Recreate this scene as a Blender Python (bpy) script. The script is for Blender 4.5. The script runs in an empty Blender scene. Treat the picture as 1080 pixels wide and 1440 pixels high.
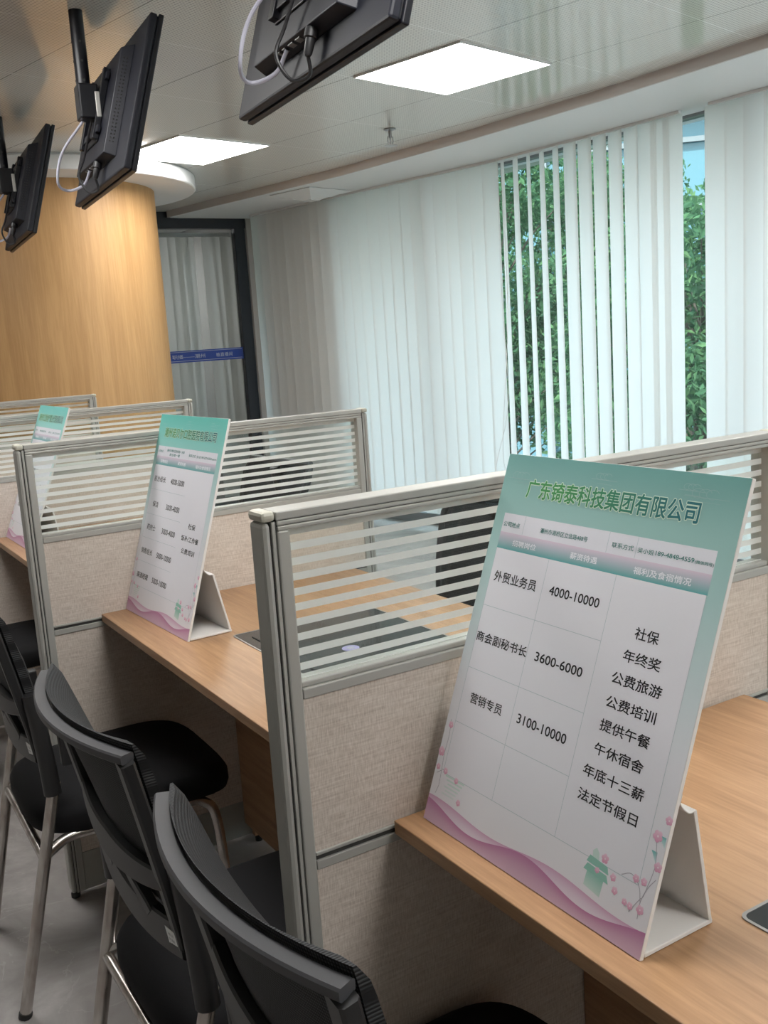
import bpy, bmesh, math, random
import numpy as np
from mathutils import Vector, Matrix
random.seed(7); rng = np.random.default_rng(7)
SC = bpy.context.scene; COL = SC.collection
PI = math.pi

# ------------------------------------------------------------------ camera
cam_d = bpy.data.cameras.new('camera'); cam = bpy.data.objects.new('camera', cam_d); COL.objects.link(cam)
def RZ(t): return Matrix.Rotation(math.radians(t), 3, 'Z')
def RX(t): return Matrix.Rotation(math.radians(t), 3, 'X')
cam.matrix_world = Matrix.Translation((-.4879, -1.0969, 1.406)) @ (RZ(-31.183) @ RX(79.982) @ RZ(-3.7098)).to_4x4()
cam_d.sensor_fit = 'VERTICAL'; cam_d.sensor_height = 36; cam_d.lens = 1393.71 * 36 / 1440
cam_d.clip_start = .02; cam_d.clip_end = 300
SC.camera = cam
# ------------------------------------------------------------------ world, sun, exposure
SC.view_settings.view_transform = 'Standard'; SC.view_settings.look = 'None'
SC.view_settings.gamma = 1; SC.view_settings.exposure = 1.15
SKY_STRENGTH = 3.1; PANEL_STRENGTH = 9.6; SUN_STRENGTH = 5.5
world = bpy.data.worlds.new('overcast_sky'); SC.world = world; world.use_nodes = True
wn = world.node_tree.nodes; wl = world.node_tree.links; wn.clear()
wo = wn.new('ShaderNodeOutputWorld'); wb = wn.new('ShaderNodeBackground')
wt = wn.new('ShaderNodeTexCoord'); ws = wn.new('ShaderNodeSeparateXYZ'); wr = wn.new('ShaderNodeValToRGB')
wl.new(wt.outputs['Generated'], ws.inputs[0]); wl.new(ws.outputs['Z'], wr.inputs[0])
wr.color_ramp.elements[0].position = .45; wr.color_ramp.elements[0].color = (.50, .53, .52, 1)
wr.color_ramp.elements[1].position = .62; wr.color_ramp.elements[1].color = (.80, .92, 1, 1)
wl.new(wr.outputs[0], wb.inputs['Color']); wb.inputs['Strength'].default_value = SKY_STRENGTH
wl.new(wb.outputs[0], wo.inputs[0])
sun_d = bpy.data.lights.new('sun', 'SUN'); sun_d.energy = SUN_STRENGTH; sun_d.angle = .04; sun_d.color = (1, .96, .86)
sun = bpy.data.objects.new('sun', sun_d); COL.objects.link(sun)
sun.rotation_euler = Vector((.62, .18, -.76)).to_track_quat('-Z', 'Y').to_euler()   # over the building, onto the trees
sun.location = (-5, 0, 9)

# ------------------------------------------------------------------ materials
def mat(name, col=(.5, .5, .5), rough=.5, metal=0., spec=.5):
    m = bpy.data.materials.new(name); m.use_nodes = True
    b = m.node_tree.nodes['Principled BSDF']
    b.inputs['Base Color'].default_value = (*col, 1); b.inputs['Roughness'].default_value = rough
    b.inputs['Metallic'].default_value = metal; b.inputs['Specular IOR Level'].default_value = spec
    return m
def N(m, t): return m.node_tree.nodes.new(t)
def L(m, a, b): m.node_tree.links.new(a, b)
def P(m): return m.node_tree.nodes['Principled BSDF']
def coords(m, scale=(1, 1, 1), kind='Object', rot=(0, 0, 0)):
    t = N(m, 'ShaderNodeTexCoord'); mp = N(m, 'ShaderNodeMapping')
    mp.inputs['Scale'].default_value = scale; mp.inputs['Rotation'].default_value = rot
    L(m, t.outputs[kind], mp.inputs[0]); return mp.outputs[0]
def noise(m, vec, scale=5, detail=4, rough=.5, dist=0):
    n = N(m, 'ShaderNodeTexNoise'); n.inputs['Scale'].default_value = scale; n.inputs['Detail'].default_value = detail
    n.inputs['Roughness'].default_value = rough; n.inputs['Distortion'].default_value = dist
    L(m, vec, n.inputs['Vector']); return n.outputs['Fac']
def ramp(m, fac, stops):
    r = N(m, 'ShaderNodeValToRGB'); e = r.color_ramp.elements
    while len(e) < len(stops): e.new(.5)
    for k, (p, c) in enumerate(stops): e[k].position = p; e[k].color = (*c, 1)
    L(m, fac, r.inputs[0]); return r.outputs[0]
def mixc(m, fac, a, b, mode='MIX'):
    x = N(m, 'ShaderNodeMix'); x.data_type = 'RGBA'; x.blend_type = mode
    for sock, v in ((x.inputs[0], fac), (x.inputs[6], a), (x.inputs[7], b)):
        if isinstance(v, (int, float)): sock.default_value = v
        elif isinstance(v, tuple): sock.default_value = (*v, 1)
        else: L(m, v, sock)
    return x.outputs[2]
def bump(m, h, strength=.2, dist=.002):
    b = N(m, 'ShaderNodeBump'); b.inputs['Strength'].default_value = strength; b.inputs['Distance'].default_value = dist
    L(m, h, b.inputs['Height']); L(m, b.outputs[0], P(m).inputs['Normal'])
def math_(m, op, a, b=0.):
    x = N(m, 'ShaderNodeMath'); x.operation = op
    for s, v in ((x.inputs[0], a), (x.inputs[1], b)):
        if isinstance(v, (int, float)): s.default_value = v
        else: L(m, v, s)
    return x.outputs[0]
def wave(m, vec, scale, axis='X', prof='SIN'):
    w = N(m, 'ShaderNodeTexWave'); w.bands_direction = axis; w.wave_profile = prof
    w.inputs['Scale'].default_value = scale; L(m, vec, w.inputs['Vector']); return w.outputs['Fac']

def wood_material(name, light, dark, scale, rough):
    m = mat(name, light, rough)
    v = coords(m, scale)
    n1 = noise(m, v, 1., 6, .6, .4); n2 = noise(m, v, 6., 5, .65)
    f = math_(m, 'ADD', math_(m, 'MULTIPLY', n1, .6), math_(m, 'MULTIPLY', n2, .4))
    L(m, ramp(m, f, [(.40, dark), (.5, tuple((a + b) / 2 for a, b in zip(light, dark))), (.59, light)]), P(m).inputs['Base Color'])
    bump(m, n2, .06, .001); return m
M = {}
M['wood'] = wood_material('desk_oak_laminate', (.49, .29, .155), (.345, .19, .095), (26, 1.3, 26), .36)
M['column_wood'] = wood_material('column_veneer', (.555, .325, .137), (.45, .25, .098), (16, 16, .8), .5)
M['alu'] = mat('painted_aluminium', (.43, .425, .395), .4, .1)
M['alu_cap'] = mat('cream_plastic', (.56, .545, .46), .4)
M['dark_gap'] = mat('dark_groove', (.05, .05, .047), .6)
M['kick'] = mat('grey_painted_steel', (.42, .42, .385), .45)
M['black_rubber'] = mat('black_rubber', (.02, .02, .02), .6)
# linen
m = M['linen'] = mat('beige_linen', (.5, .42, .36), .9, 0, .2)
a = noise(m, coords(m, (640, 640, 75)), 1, 2); b = noise(m, coords(m, (18, 18, 360)), 1, 2); c = noise(m, coords(m, (6, 6, 6)), 1, 3)
f = math_(m, 'ADD', math_(m, 'ADD', math_(m, 'MULTIPLY', a, .5), math_(m, 'MULTIPLY', b, .38)), math_(m, 'MULTIPLY', c, .12))
L(m, ramp(m, f, [(.34, (.50, .42, .36)), (.5, (.655, .575, .505)), (.66, (.78, .71, .645))]), P(m).inputs['Base Color'])
bump(m, f, .25, .001)
# glass of the partitions
def clear_glass(name, tint, gloss=.06):
    m = bpy.data.materials.new(name); m.use_nodes = True; nt = m.node_tree; nt.nodes.clear()
    o = N(m, 'ShaderNodeOutputMaterial'); mx = N(m, 'ShaderNodeMixShader'); t = N(m, 'ShaderNodeBsdfTransparent'); g = N(m, 'ShaderNodeBsdfGlossy')
    fr = N(m, 'ShaderNodeFresnel'); fr.inputs['IOR'].default_value = 1.45
    t.inputs['Color'].default_value = (*tint, 1); g.inputs['Roughness'].default_value = .02; g.inputs['Color'].default_value = (.9, .95, .95, 1)
    ge = N(m, 'ShaderNodeNewGeometry'); front = math_(m, 'SUBTRACT', 1., ge.outputs['Backfacing'])
    L(m, math_(m, 'MULTIPLY', math_(m, 'MULTIPLY', fr.outputs[0], gloss / .06), front), mx.inputs[0]); L(m, t.outputs[0], mx.inputs[1]); L(m, g.outputs[0], mx.inputs[2]); L(m, mx.outputs[0], o.inputs[0])
    return m
M['glass'] = clear_glass('clear_partition_glass', (.93, .96, .95))
M['window_glass'] = clear_glass('teal_tinted_window_glass', (.84, .905, .93))
M['door_glass'] = clear_glass('door_glass', (.80, .82, .82))
def translucent(name, col, tcol, w, trans=0.):
    m = bpy.data.materials.new(name); m.use_nodes = True; nt = m.node_tree; nt.nodes.clear()
    o = N(m, 'ShaderNodeOutputMaterial'); mx = N(m, 'ShaderNodeMixShader'); d = N(m, 'ShaderNodeBsdfDiffuse'); t = N(m, 'ShaderNodeBsdfTranslucent')
    d.inputs['Color'].default_value = (*col, 1); t.inputs['Color'].default_value = (*tcol, 1); mx.inputs[0].default_value = w
    L(m, d.outputs[0], mx.inputs[1]); L(m, t.outputs[0], mx.inputs[2]); last = mx.outputs[0]
    if trans:
        tr = N(m, 'ShaderNodeBsdfTransparent'); m2 = N(m, 'ShaderNodeMixShader'); m2.inputs[0].default_value = trans
        L(m, last, m2.inputs[1]); L(m, tr.outputs[0], m2.inputs[2]); last = m2.outputs[0]
    L(m, last, o.inputs[0]); return m
M['frost'] = translucent('frosted_film', (.88, .90, .88), (.92, .94, .92), .5, .06)
M['vane'] = translucent('white_blind_fabric', (.87, .87, .85), (.88, .90, .89), .5)
M['grey_vane'] = translucent('grey_blind_fabric', (.86, .85, .81), (.85, .85, .82), .6)
M['white_paint'] = mat('white_paint', (.78, .78, .77), .55)
M['wall'] = mat('wall_paint', (.62, .60, .57), .7)
M['edge_shade'] = mat('shaded_soffit_edge', (.60, .56, .535), .5)  # darker than the white soffit, paints the shade on its edge
M['black_frame'] = mat('black_door_frame', (.018, .02, .026), .4)
M['grey_frame'] = mat('grey_window_frame', (.25, .26, .27), .4, .3)
# ceiling
AC = .23284
m = M['ceiling'] = mat('cream_metal_ceiling_panels', (.46, .45, .405), .13, 0, .55)
v = coords(m, (1, 1, 1), 'Object', (0, 0, -AC))
sx = N(m, 'ShaderNodeSeparateXYZ'); L(m, v, sx.inputs[0])
def seam(o, period, off, w):
    q = math_(m, 'FRACT', math_(m, 'DIVIDE', math_(m, 'SUBTRACT', o, off - 100 * period), period))
    d = math_(m, 'ABSOLUTE', math_(m, 'SUBTRACT', q, .5)); return math_(m, 'GREATER_THAN', d, .5 - w / period / 2)
s1 = seam(sx.outputs[0], .606, 2.435, .005); s2 = seam(sx.outputs[1], .6525, 1.645, .006)
vo = N(m, 'ShaderNodeTexVoronoi'); vo.inputs['Scale'].default_value = 72; vo.inputs['Randomness'].default_value = 0; L(m, v, vo.inputs['Vector'])
hole = math_(m, 'LESS_THAN', vo.outputs['Distance'], .30)
c1 = mixc(m, math_(m, 'MULTIPLY', hole, .62), (.76, .745, .69), (.30, .295, .27))
c2 = mixc(m, s1, c1, (.26, .25, .23)); c3 = mixc(m, s2, c2, (.88, .87, .83))
L(m, c3, P(m).inputs['Base Color'])
bump(m, noise(m, coords(m, (1.6, 1.6, 1.6)), 1, 2), .08, .02)
# floor
m = M['floor'] = mat('grey_marble_tile', (.2, .19, .18), .38)
v = coords(m); n = noise(m, v, 2.2, 8, .62, 1.2); vn = noise(m, v, 1.7, 5, .55, 2.5)
vein = math_(m, 'LESS_THAN', math_(m, 'ABSOLUTE', math_(m, 'SUBTRACT', vn, .5)), .0045)
c1 = ramp(m, n, [(.3, (.22, .202, .196)), (.52, (.34, .32, .31)), (.72, (.50, .48, .47))])
L(m, mixc(m, math_(m, 'MULTIPLY', vein, .16), c1, (.60, .58, .57)), P(m).inputs['Base Color'])
# chair materials
M['black_plastic'] = mat('black_plastic', (.017, .017, .018), .45)
M['lit_band_plastic'] = mat('lit_black_plastic', (.050, .050, .055), .5)  # black frame plastic, lightened to paint the light on its top face
m = M['seat_fabric'] = mat('black_seat_fabric', (.010, .010, .011), .9, 0, .2)
bump(m, noise(m, coords(m, (700, 700, 700)), 1, 2), .3, .001)
m = M['mesh_fabric'] = mat('black_mesh_fabric', (.03, .03, .032), .7, 0, .3)
v = coords(m, (1, 1, 1), 'Object'); w1 = wave(m, v, 95, 'Y'); w2 = wave(m, v, 75, 'Z'); q = math_(m, 'MULTIPLY', w1, w2)
L(m, ramp(m, q, [(.1, (.009, .009, .010)), (.7, (.055, .057, .060))]), P(m).inputs['Base Color']); bump(m, q, .5, .002)
m = M['chrome'] = mat('brushed_steel', (.5, .46, .43), .25, .9)
L(m, ramp(m, noise(m, coords(m, (30, 30, 12)), 1, 5), [(.35, (.42, .365, .335)), (.6, (.62, .59, .56))]), P(m).inputs['Base Color'])
M['white_label'] = mat('white_paper_label', (.8, .8, .8), .5)
M['ink'] = mat('black_ink', (.012, .012, .014), .6)
# television materials
M['tv_black'] = mat('black_tv_shell', (.010, .011, .018), .48, 0, .35)
M['tv_dark'] = mat('black_tv_bezel', (.006, .0065, .010), .35, 0, .4)
M['tv_screen'] = mat('dark_tv_screen', (.008, .008, .010), .12)
M['port'] = mat('steel_port', (.35, .35, .35), .35, .8)
M['cable_white'] = mat('pale_grey_cable', (.42, .42, .50), .5)
M['cable_black'] = mat('black_cable', (.02, .02, .022), .45)
M['silver'] = mat('silver_lever', (.62, .61, .58), .35, .6)
# screen insert
M['black_glass'] = mat('glossy_black_glass', (.035, .04, .042), .08, 0, .6)
M['rim'] = mat('brushed_rim', (.30, .29, .28), .35, .6)
M['lavender'] = mat('lavender_print', (.35, .33, .55), .5)
# sign materials
M['board'] = mat('white_foam_board', (.80, .775, .75), .55)
m = M['print'] = mat('printed_poster', (.8, .8, .8), .42, 0, .35)
at = N(m, 'ShaderNodeAttribute'); at.attribute_name = 'Col'; L(m, at.outputs['Color'], P(m).inputs['Base Color'])
# lamp
m = M['lamp'] = bpy.data.materials.new('led_diffuser'); m.use_nodes = True; m.node_tree.nodes.clear()
e = N(m, 'ShaderNodeEmission'); e.inputs['Color'].default_value = (1, .985, .96, 1); e.inputs['Strength'].default_value = PANEL_STRENGTH
L(m, e.outputs[0], N(m, 'ShaderNodeOutputMaterial').inputs[0])
M['blue_film'] = mat('blue_film', (.018, .055, .30), .45)
M['pale_ink'] = mat('pale_lettering', (.48, .50, .60), .6)
# outdoors
def leaf_mat(name, a, b, c):
    m = bpy.data.materials.new(name); m.use_nodes = True; nt = m.node_tree; nt.nodes.clear()
    o = N(m, 'ShaderNodeOutputMaterial'); mx = N(m, 'ShaderNodeMixShader'); d = N(m, 'ShaderNodeBsdfDiffuse'); t = N(m, 'ShaderNodeBsdfTranslucent')
    at = N(m, 'ShaderNodeAttribute'); at.attribute_name = 'Rnd'
    cc = ramp(m, at.outputs['Fac'], [(0., a), (.5, b), (1., c)])
    L(m, cc, d.inputs[0]); L(m, cc, t.inputs[0]); mx.inputs[0].default_value = .35
    L(m, d.outputs[0], mx.inputs[1]); L(m, t.outputs[0], mx.inputs[2]); L(m, mx.outputs[0], o.inputs[0]); return m
M['leaf'] = leaf_mat('green_leaves', (.034, .080, .045), (.066, .140, .070), (.13, .225, .095))
M['bark'] = mat('bark', (.09, .075, .06), .9)
M['facade_teal'] = mat('teal_glass_facade', (.085, .185, .225), .12, 0, .6)
M['facade_frame'] = mat('facade_frame', (.17, .19, .20), .5)
M['facade_wall'] = mat('facade_wall', (.22, .25, .26), .7)
M['ground'] = mat('asphalt', (.07, .07, .07), .9)

# ------------------------------------------------------------------ mesh helpers
class MB:
    def __init__(s): s.v = []; s.f = []; s.m = []; s.c = []
    def add(s, vs, fs, mi=0, cs=None):
        o = len(s.v); s.v += [tuple(map(float, p)) for p in vs]; s.f += [tuple(i + o for i in f) for f in fs]; s.m += [mi] * len(fs)
        s.c += list(cs) if cs is not None else [(.8, .8, .8)] * len(vs)
        return s
    def box(s, x0, x1, y0, y1, z0, z1, mi=0, mx=None):
        vs = [Vector((x, y, z)) for z in (z0, z1) for y in (y0, y1) for x in (x0, x1)]
        if mx is not None: vs = [mx @ p for p in vs]
        return s.add(vs, [(0, 2, 3, 1), (4, 5, 7, 6), (0, 1, 5, 4), (2, 6, 7, 3), (0, 4, 6, 2), (1, 3, 7, 5)], mi)
    def rings(s, rs, mi=0, cap=True, closed=True):
        n = len(rs[0]); vs = [p for r in rs for p in r]; fs = []
        for k in range(len(rs) - 1):
            for i in range(n if closed else n - 1):
                j = (i + 1) % n; fs.append((k * n + i, k * n + j, (k + 1) * n + j, (k + 1) * n + i))
        if cap: fs += [tuple(range(n))[::-1], tuple((len(rs) - 1) * n + i for i in range(n))]
        return s.add(vs, fs, mi)
    def tube(s, pts, r, n=10, mi=0):
        pts = [Vector(p) for p in pts]; rs = []; up = None
        for k, p in enumerate(pts):
            t = (pts[min(k + 1, len(pts) - 1)] - pts[max(k - 1, 0)]).normalized()
            if up is None: up = t.orthogonal().normalized()
            up = (up - t * up.dot(t)).normalized(); b = t.cross(up)
            rr = r[k] if isinstance(r, (list, tuple)) else r
            rs.append([p + (up * math.cos(a) + b * math.sin(a)) * rr for a in [2 * PI * i / n for i in range(n)]])
        return s.rings(rs, mi)
    def strip(s, pts, w, t, nrm, mi=0):
        """flat bar swept along pts: w across, t through; nrm(p) = thickness direction"""
        pts = [Vector(p) for p in pts]; rs = []
        for k, p in enumerate(pts):
            T = (pts[min(k + 1, len(pts) - 1)] - pts[max(k - 1, 0)]).normalized()
            n_ = nrm(p); n_ = (n_ - T * n_.dot(T)).normalized(); b = T.cross(n_)
            ww = (w[k] if isinstance(w, (list, tuple)) else w) / 2; c = min(ww, t / 2) * .35; q = t / 2
            rs.append([p + b * x + n_ * y for x, y in ((-ww, -q + c), (-ww, q - c), (-ww + c, q), (ww - c, q), (ww, q - c), (ww, -q + c), (ww - c, -q), (-ww + c, -q))])
        return s.rings(rs, mi)
    def lathe(s, prof, n=32, mi=0, c=(0, 0)):
        rs = [[(c[0] + r * math.cos(2 * PI * i / n), c[1] + r * math.sin(2 * PI * i / n), z) for i in range(n)] for r, z in prof]
        return s.rings(rs, mi)
    def prism(s, poly, z0, z1, mi=0):
        return s.rings([[(x, y, z0) for x, y in poly], [(x, y, z1) for x, y in poly]], mi)
    def build(s, name, mats, parent=None, bevel=0, smooth=False, col=False, loc=None):
        me = bpy.data.meshes.new(name); me.from_pydata(s.v, [], s.f)
        for mm in (mats if isinstance(mats, (list, tuple)) else [mats]): me.materials.append(mm)
        me.polygons.foreach_set('material_index', s.m)
        if col:
            ca = me.color_attributes.new('Col', 'FLOAT_COLOR', 'POINT')
            ca.data.foreach_set('color', [q for c in s.c for q in (*c, 1.)])
        bm = bmesh.new(); bm.from_mesh(me)
        if not col: bmesh.ops.recalc_face_normals(bm, faces=bm.faces)
        bm.to_mesh(me); bm.free()
        if smooth:
            me.polygons.foreach_set('use_smooth', [True] * len(me.polygons))
            try: me.set_sharp_from_angle(angle=math.radians(40))
            except Exception: pass
        o = bpy.data.objects.new(name, me); COL.objects.link(o)
        if parent: o.parent = parent
        if loc: o.location = loc
        if bevel:
            b = o.modifiers.new('bevel', 'BEVEL'); b.width = bevel; b.segments = 2; b.limit_method = 'ANGLE'; b.angle_limit = math.radians(50)
        return o
def tag(o, label, cat, group=None, kind=None):
    o['label'] = label; o['category'] = cat
    if group: o['group'] = group
    if kind: o['kind'] = kind
    return o
def empty(name, loc=(0, 0, 0), rz=0):
    o = bpy.data.objects.new(name, None); COL.objects.link(o); o.location = loc; o.rotation_euler = (0, 0, rz); o.empty_display_size = .1; return o
def copy_tree(o, parent=None):
    c = o.copy(); COL.objects.link(c)
    if parent: c.parent = parent
    for ch in list(o.children): copy_tree(ch, c)
    return c
def struct(o): o['kind'] = 'structure'; return o
def smooth_path(pts, n=8):
    """Catmull-Rom through pts"""
    p = [Vector(q) for q in pts]; p = [p[0] * 2 - p[1]] + p + [p[-1] * 2 - p[-2]]; out = []
    for k in range(1, len(p) - 2):
        for i in range(n):
            t = i / n
            out.append(.5 * ((2 * p[k]) + (p[k + 1] - p[k - 1]) * t + (2 * p[k - 1] - 5 * p[k] + 4 * p[k + 1] - p[k + 2]) * t * t + (3 * p[k] - p[k - 1] - 3 * p[k + 1] + p[k + 2]) * t ** 3))
    return out + [p[-2]]

# lettering: text curves turned into plain meshes
def text_mesh(s, bold=0.):
    cu = bpy.data.curves.new('t', 'FONT'); cu.body = s; cu.size = 1; cu.offset = bold; cu.resolution_u = 3
    o = bpy.data.objects.new('t', cu); COL.objects.link(o)
    bpy.context.view_layer.update()
    dg = bpy.context.evaluated_depsgraph_get(); me = o.evaluated_get(dg).to_mesh()
    v = np.array([tuple(p.co) for p in me.vertices]).reshape(-1, 3)[:, :2]; f = [tuple(p.vertices) for p in me.polygons]
    o.evaluated_get(dg).to_mesh_clear(); bpy.data.objects.remove(o); bpy.data.curves.remove(cu)
    return v, f
def put_text(mb, s, box, col, place, bold=0., n=4):
    """s fitted into box (u0,u1,v0,v1); heavier strokes come from shifted copies; place(u,v,k)->xyz"""
    v, f = text_mesh(s)
    if not len(v): return
    a, b = v.min(0), v.max(0); u0, u1, v0, v1 = box
    sx_, sy_ = (u1 - u0) / (b[0] - a[0]), (v1 - v0) / (b[1] - a[1])
    for k in range(n if bold else 1):
        dx, dy = (bold * math.cos(2 * PI * (k + .5) / n), bold * math.sin(2 * PI * (k + .5) / n)) if bold else (0, 0)
        uu = u0 + (v[:, 0] - a[0] + dx) * sx_; vv = v0 + (v[:, 1] - a[1] + dy) * sy_
        cs = [col((x - u0) / (u1 - u0)) if callable(col) else col for x in uu]
        mb.add([place(x, y, k) for x, y in zip(uu, vv)], f, 0, cs)

# ------------------------------------------------------------------ room
ZC = 2.515; ZS = 2.465; D = 1.4097
OUT = [(3.9, -5), (3.88, 0), (3.84, 1.2), (3.785, 2.16), (3.725, 3.14), (3.635, 4.116), (3.515, 4.68), (3.29, 5.79), (3.07, 6.89), (3.0, 7.25)]
INN = [(3.25, -5), (3.24, 0), (3.18, 1.705), (3.16, 2.58), (3.08, 3.6), (2.925, 4.8), (2.468, 6.852)]
def out_x(y):
    ys = [p[1] for p in OUT]; return float(np.interp(y, ys, [p[0] for p in OUT]))
YB, XL, YF = -4.8, -3.6, 6.9
struct(MB().box(XL, 4.3, YB, 7.4, -.12, 0).build('floor', M['floor']))
struct(MB().box(XL, 4.3, YB, 7.4, ZC, ZC + .1).build('ceiling', M['ceiling']))
struct(MB().box(XL - .1, XL, YB, 7.4, 0, ZC).build('wall_left', M['wall']))
struct(MB().box(XL, 4.3, YB - .1, YB, 0, ZC).build('wall_back', M['wall']))
struct(MB().box(XL, 1.95, YF, YF + .1, 0, ZC).build('wall_far', M['wall']))
# lowered soffit along the window with its edge strip, shade put into the strip's colour
poly = INN + [(x + .35, y) for x, y in OUT[::-1]]
struct(MB().prism(poly, ZS, ZC - .001).build('trim_1', M['white_paint']))
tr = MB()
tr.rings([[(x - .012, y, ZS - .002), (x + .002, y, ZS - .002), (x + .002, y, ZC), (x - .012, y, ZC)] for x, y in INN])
struct(tr.build('trim_shade_2', M['edge_shade']))
# outer wall: solid piece near the far corner, window glass elsewhere
GO = .17
def band(mb, y0, y1, off, t, z0, z1, mi=0, step=.35):
    n = max(1, int((y1 - y0) / step)); ys = [y0 + (y1 - y0) * i / n for i in range(n + 1)]
    return mb.rings([[(out_x(y) + off, y, z0), (out_x(y) + off + t, y, z0), (out_x(y) + off + t, y, z1), (out_x(y) + off, y, z1)] for y in ys], mi)
struct(band(MB(), 5.72, 6.62, GO - .02, .12, 0, ZS).build('wall_right', M['wall']))
struct(band(MB(), 6.9, 8.4, .1, .12, 0, 2.6).build('wall_right', M['wall']))
k = 0
for y0, y1 in ((-4.8, -2.3), (-2.3, .2), (.2, 2.25), (2.25, 4.75), (4.75, 5.72), (6.62, 6.88)):
    k += 1
    w = struct(band(MB(), y0, y1, GO, .012, .08, ZS).build(f'window_{k}', M['window_glass']))
    fr = MB()
    band(fr, y0, y1, GO - .03, .07, 0, .08); band(fr, y0, y1, GO - .03, .07, ZS - .015, ZS)
    for yy in (y0 + .02, y1 - .02): fr.box(out_x(yy) + GO - .03, out_x(yy) + GO + .04, yy - .02, yy + .02, .08, ZS - .015)
    fr.build('window_frame', M['grey_frame'], w)
# far glazed wall of the next office, dark framed
DW = struct(MB().box(1.95, 3.05, YF + .03, YF + .042, .06, 2.40).build('window_7', M['door_glass']))
f = MB(); f.box(1.95, 3.16, YF, YF + .07, 2.385, ZS); f.box(3.055, 3.15, YF, YF + .07, 0, 2.385); f.box(1.95, 2.02, YF, YF + .07, 0, 2.385); f.box(2.02, 3.055, YF, YF + .07, 0, .06)
f.box(1.95, 2.5, YF, YF + .07, ZS, ZC)
f.build('window_frame', M['black_frame'], DW)
st = MB().box(2.02, 3.052, YF + .026, YF + .0295, 1.297, 1.395).build('blue_film_strip', M['blue_film'], DW)
bt = MB()
for s, x0, x1 in (('职播——潮州', 2.41, 2.70), ('格直播间', 2.80, 2.95)):
    put_text(bt, s, (x0, x1, 1.328, 1.362), (.5, .5, .6), lambda u, v, k: (u, YF + .0252, v))
for z in (1.309, 1.383): bt.box(2.03, 3.04, YF + .0250, YF + .0258, z, z + .003)
bt.build('lettering', M['pale_ink'], st)
struct(MB().box(1.0, 4.2, 8.3, 8.4, 0, ZC).build('wall_beyond', M['grey_frame']))  # coloured dark so the gap in the blind reads unlit
struct(MB().box(.9, 1.0, 7.0, 8.4, 0, ZC).build('wall_side', M['grey_frame']))
struct(MB().box(1.0, 4.2, 7.4, 8.4, -.12, 0).build('floor_beyond', M['floor']))
struct(MB().box(XL, 4.3, 7.4, 8.4, ZC, ZC + .1).build('ceiling_beyond', M['white_paint']))

# round wood column with its white ceiling ring
CX, CY = 1.178, 5.608
col = struct(MB().lathe([(.70, 0), (.70, 2.43)], 96).build('column_1', M['column_wood'], smooth=True, loc=(CX, CY, 0)))
struct(MB().lathe([(.962, 2.425), (.968, 2.431), (.968, ZC - .012), (.955, ZC - .006), (.955, ZC - .001)], 96).build('trim_3', M['white_paint'], smooth=True, loc=(CX, CY, 0)))

# ceiling lamps: square LED panels on the ceiling grid
ca, sa = math.cos(AC), math.sin(AC)
def cl(x, y): return (ca * x - sa * y, sa * x + ca * y)
def lamp(x, y, w, h, label):
    p = cl(x + w / 2, y + h / 2); o = empty('ceiling_light', (*p, ZC), AC)
    tag(o, label, 'ceiling light', 'square LED ceiling panels')
    fr = MB(); e = .006
    for b in ((-w/2 - e, w/2 + e, -h/2 - e, -h/2), (-w/2 - e, w/2 + e, h/2, h/2 + e), (-w/2 - e, -w/2, -h/2, h/2), (w/2, w/2 + e, -h/2, h/2)): fr.box(*b, -.008, -.0005)
    fr.build('frame', M['white_paint'], o)
    MB().box(-w/2, w/2, -h/2, h/2, -.006, -.001).build('diffuser', M['lamp'], o)
lamp(2.443, 1.680, .593, .593, 'lit square ceiling panel in front of the window, nearer than the one beside the column')
lamp(2.441, 3.610, .595, .640, 'lit square ceiling panel beside the white ring of the round column')
for x in (2.441, .01):
    for y in (3.61, 1.68, -.26, -2.2, -4.0):
        if x > 2 and y > 1: continue
        lamp(x, y, .593, .593, 'lit square ceiling panel out of view, added to light the room')  # unseen panels, added along the grid to give the room its light

lamp(1.6 * ca + 7.6 * sa + .3, -1.6 * sa + 7.6 * ca + .15, .593, .593, 'unseen ceiling panel added to light the blind beyond the far glass')  # unseen lamp, added to brighten the slats behind the glass
# sprinkler head
sp = empty('sprinkler', (2.591, 3.67, ZC)); tag(sp, 'small metal sprinkler head hanging from the ceiling panels', 'sprinkler')
MB().lathe([(.032, -.001), (.034, -.006), (.012, -.012), (.012, -.001)], 20).build('escutcheon', M['port'], sp, smooth=True)
b = MB().lathe([(.009, -.01), (.009, -.045), (.005, -.048), (.005, -.085)], 14); b.tube([(-.014, 0, -.04), (-.018, 0, -.065), (-.006, 0, -.088)], .003, 6); b.tube([(.014, 0, -.04), (.018, 0, -.065), (.006, 0, -.088)], .003, 6)
b.build('frame', M['port'], sp, smooth=True)
MB().lathe([(.008, -.085), (.038, -.088), (.038, -.090), (.008, -.092)], 20).build('deflector', M['port'], sp, smooth=True)
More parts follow.
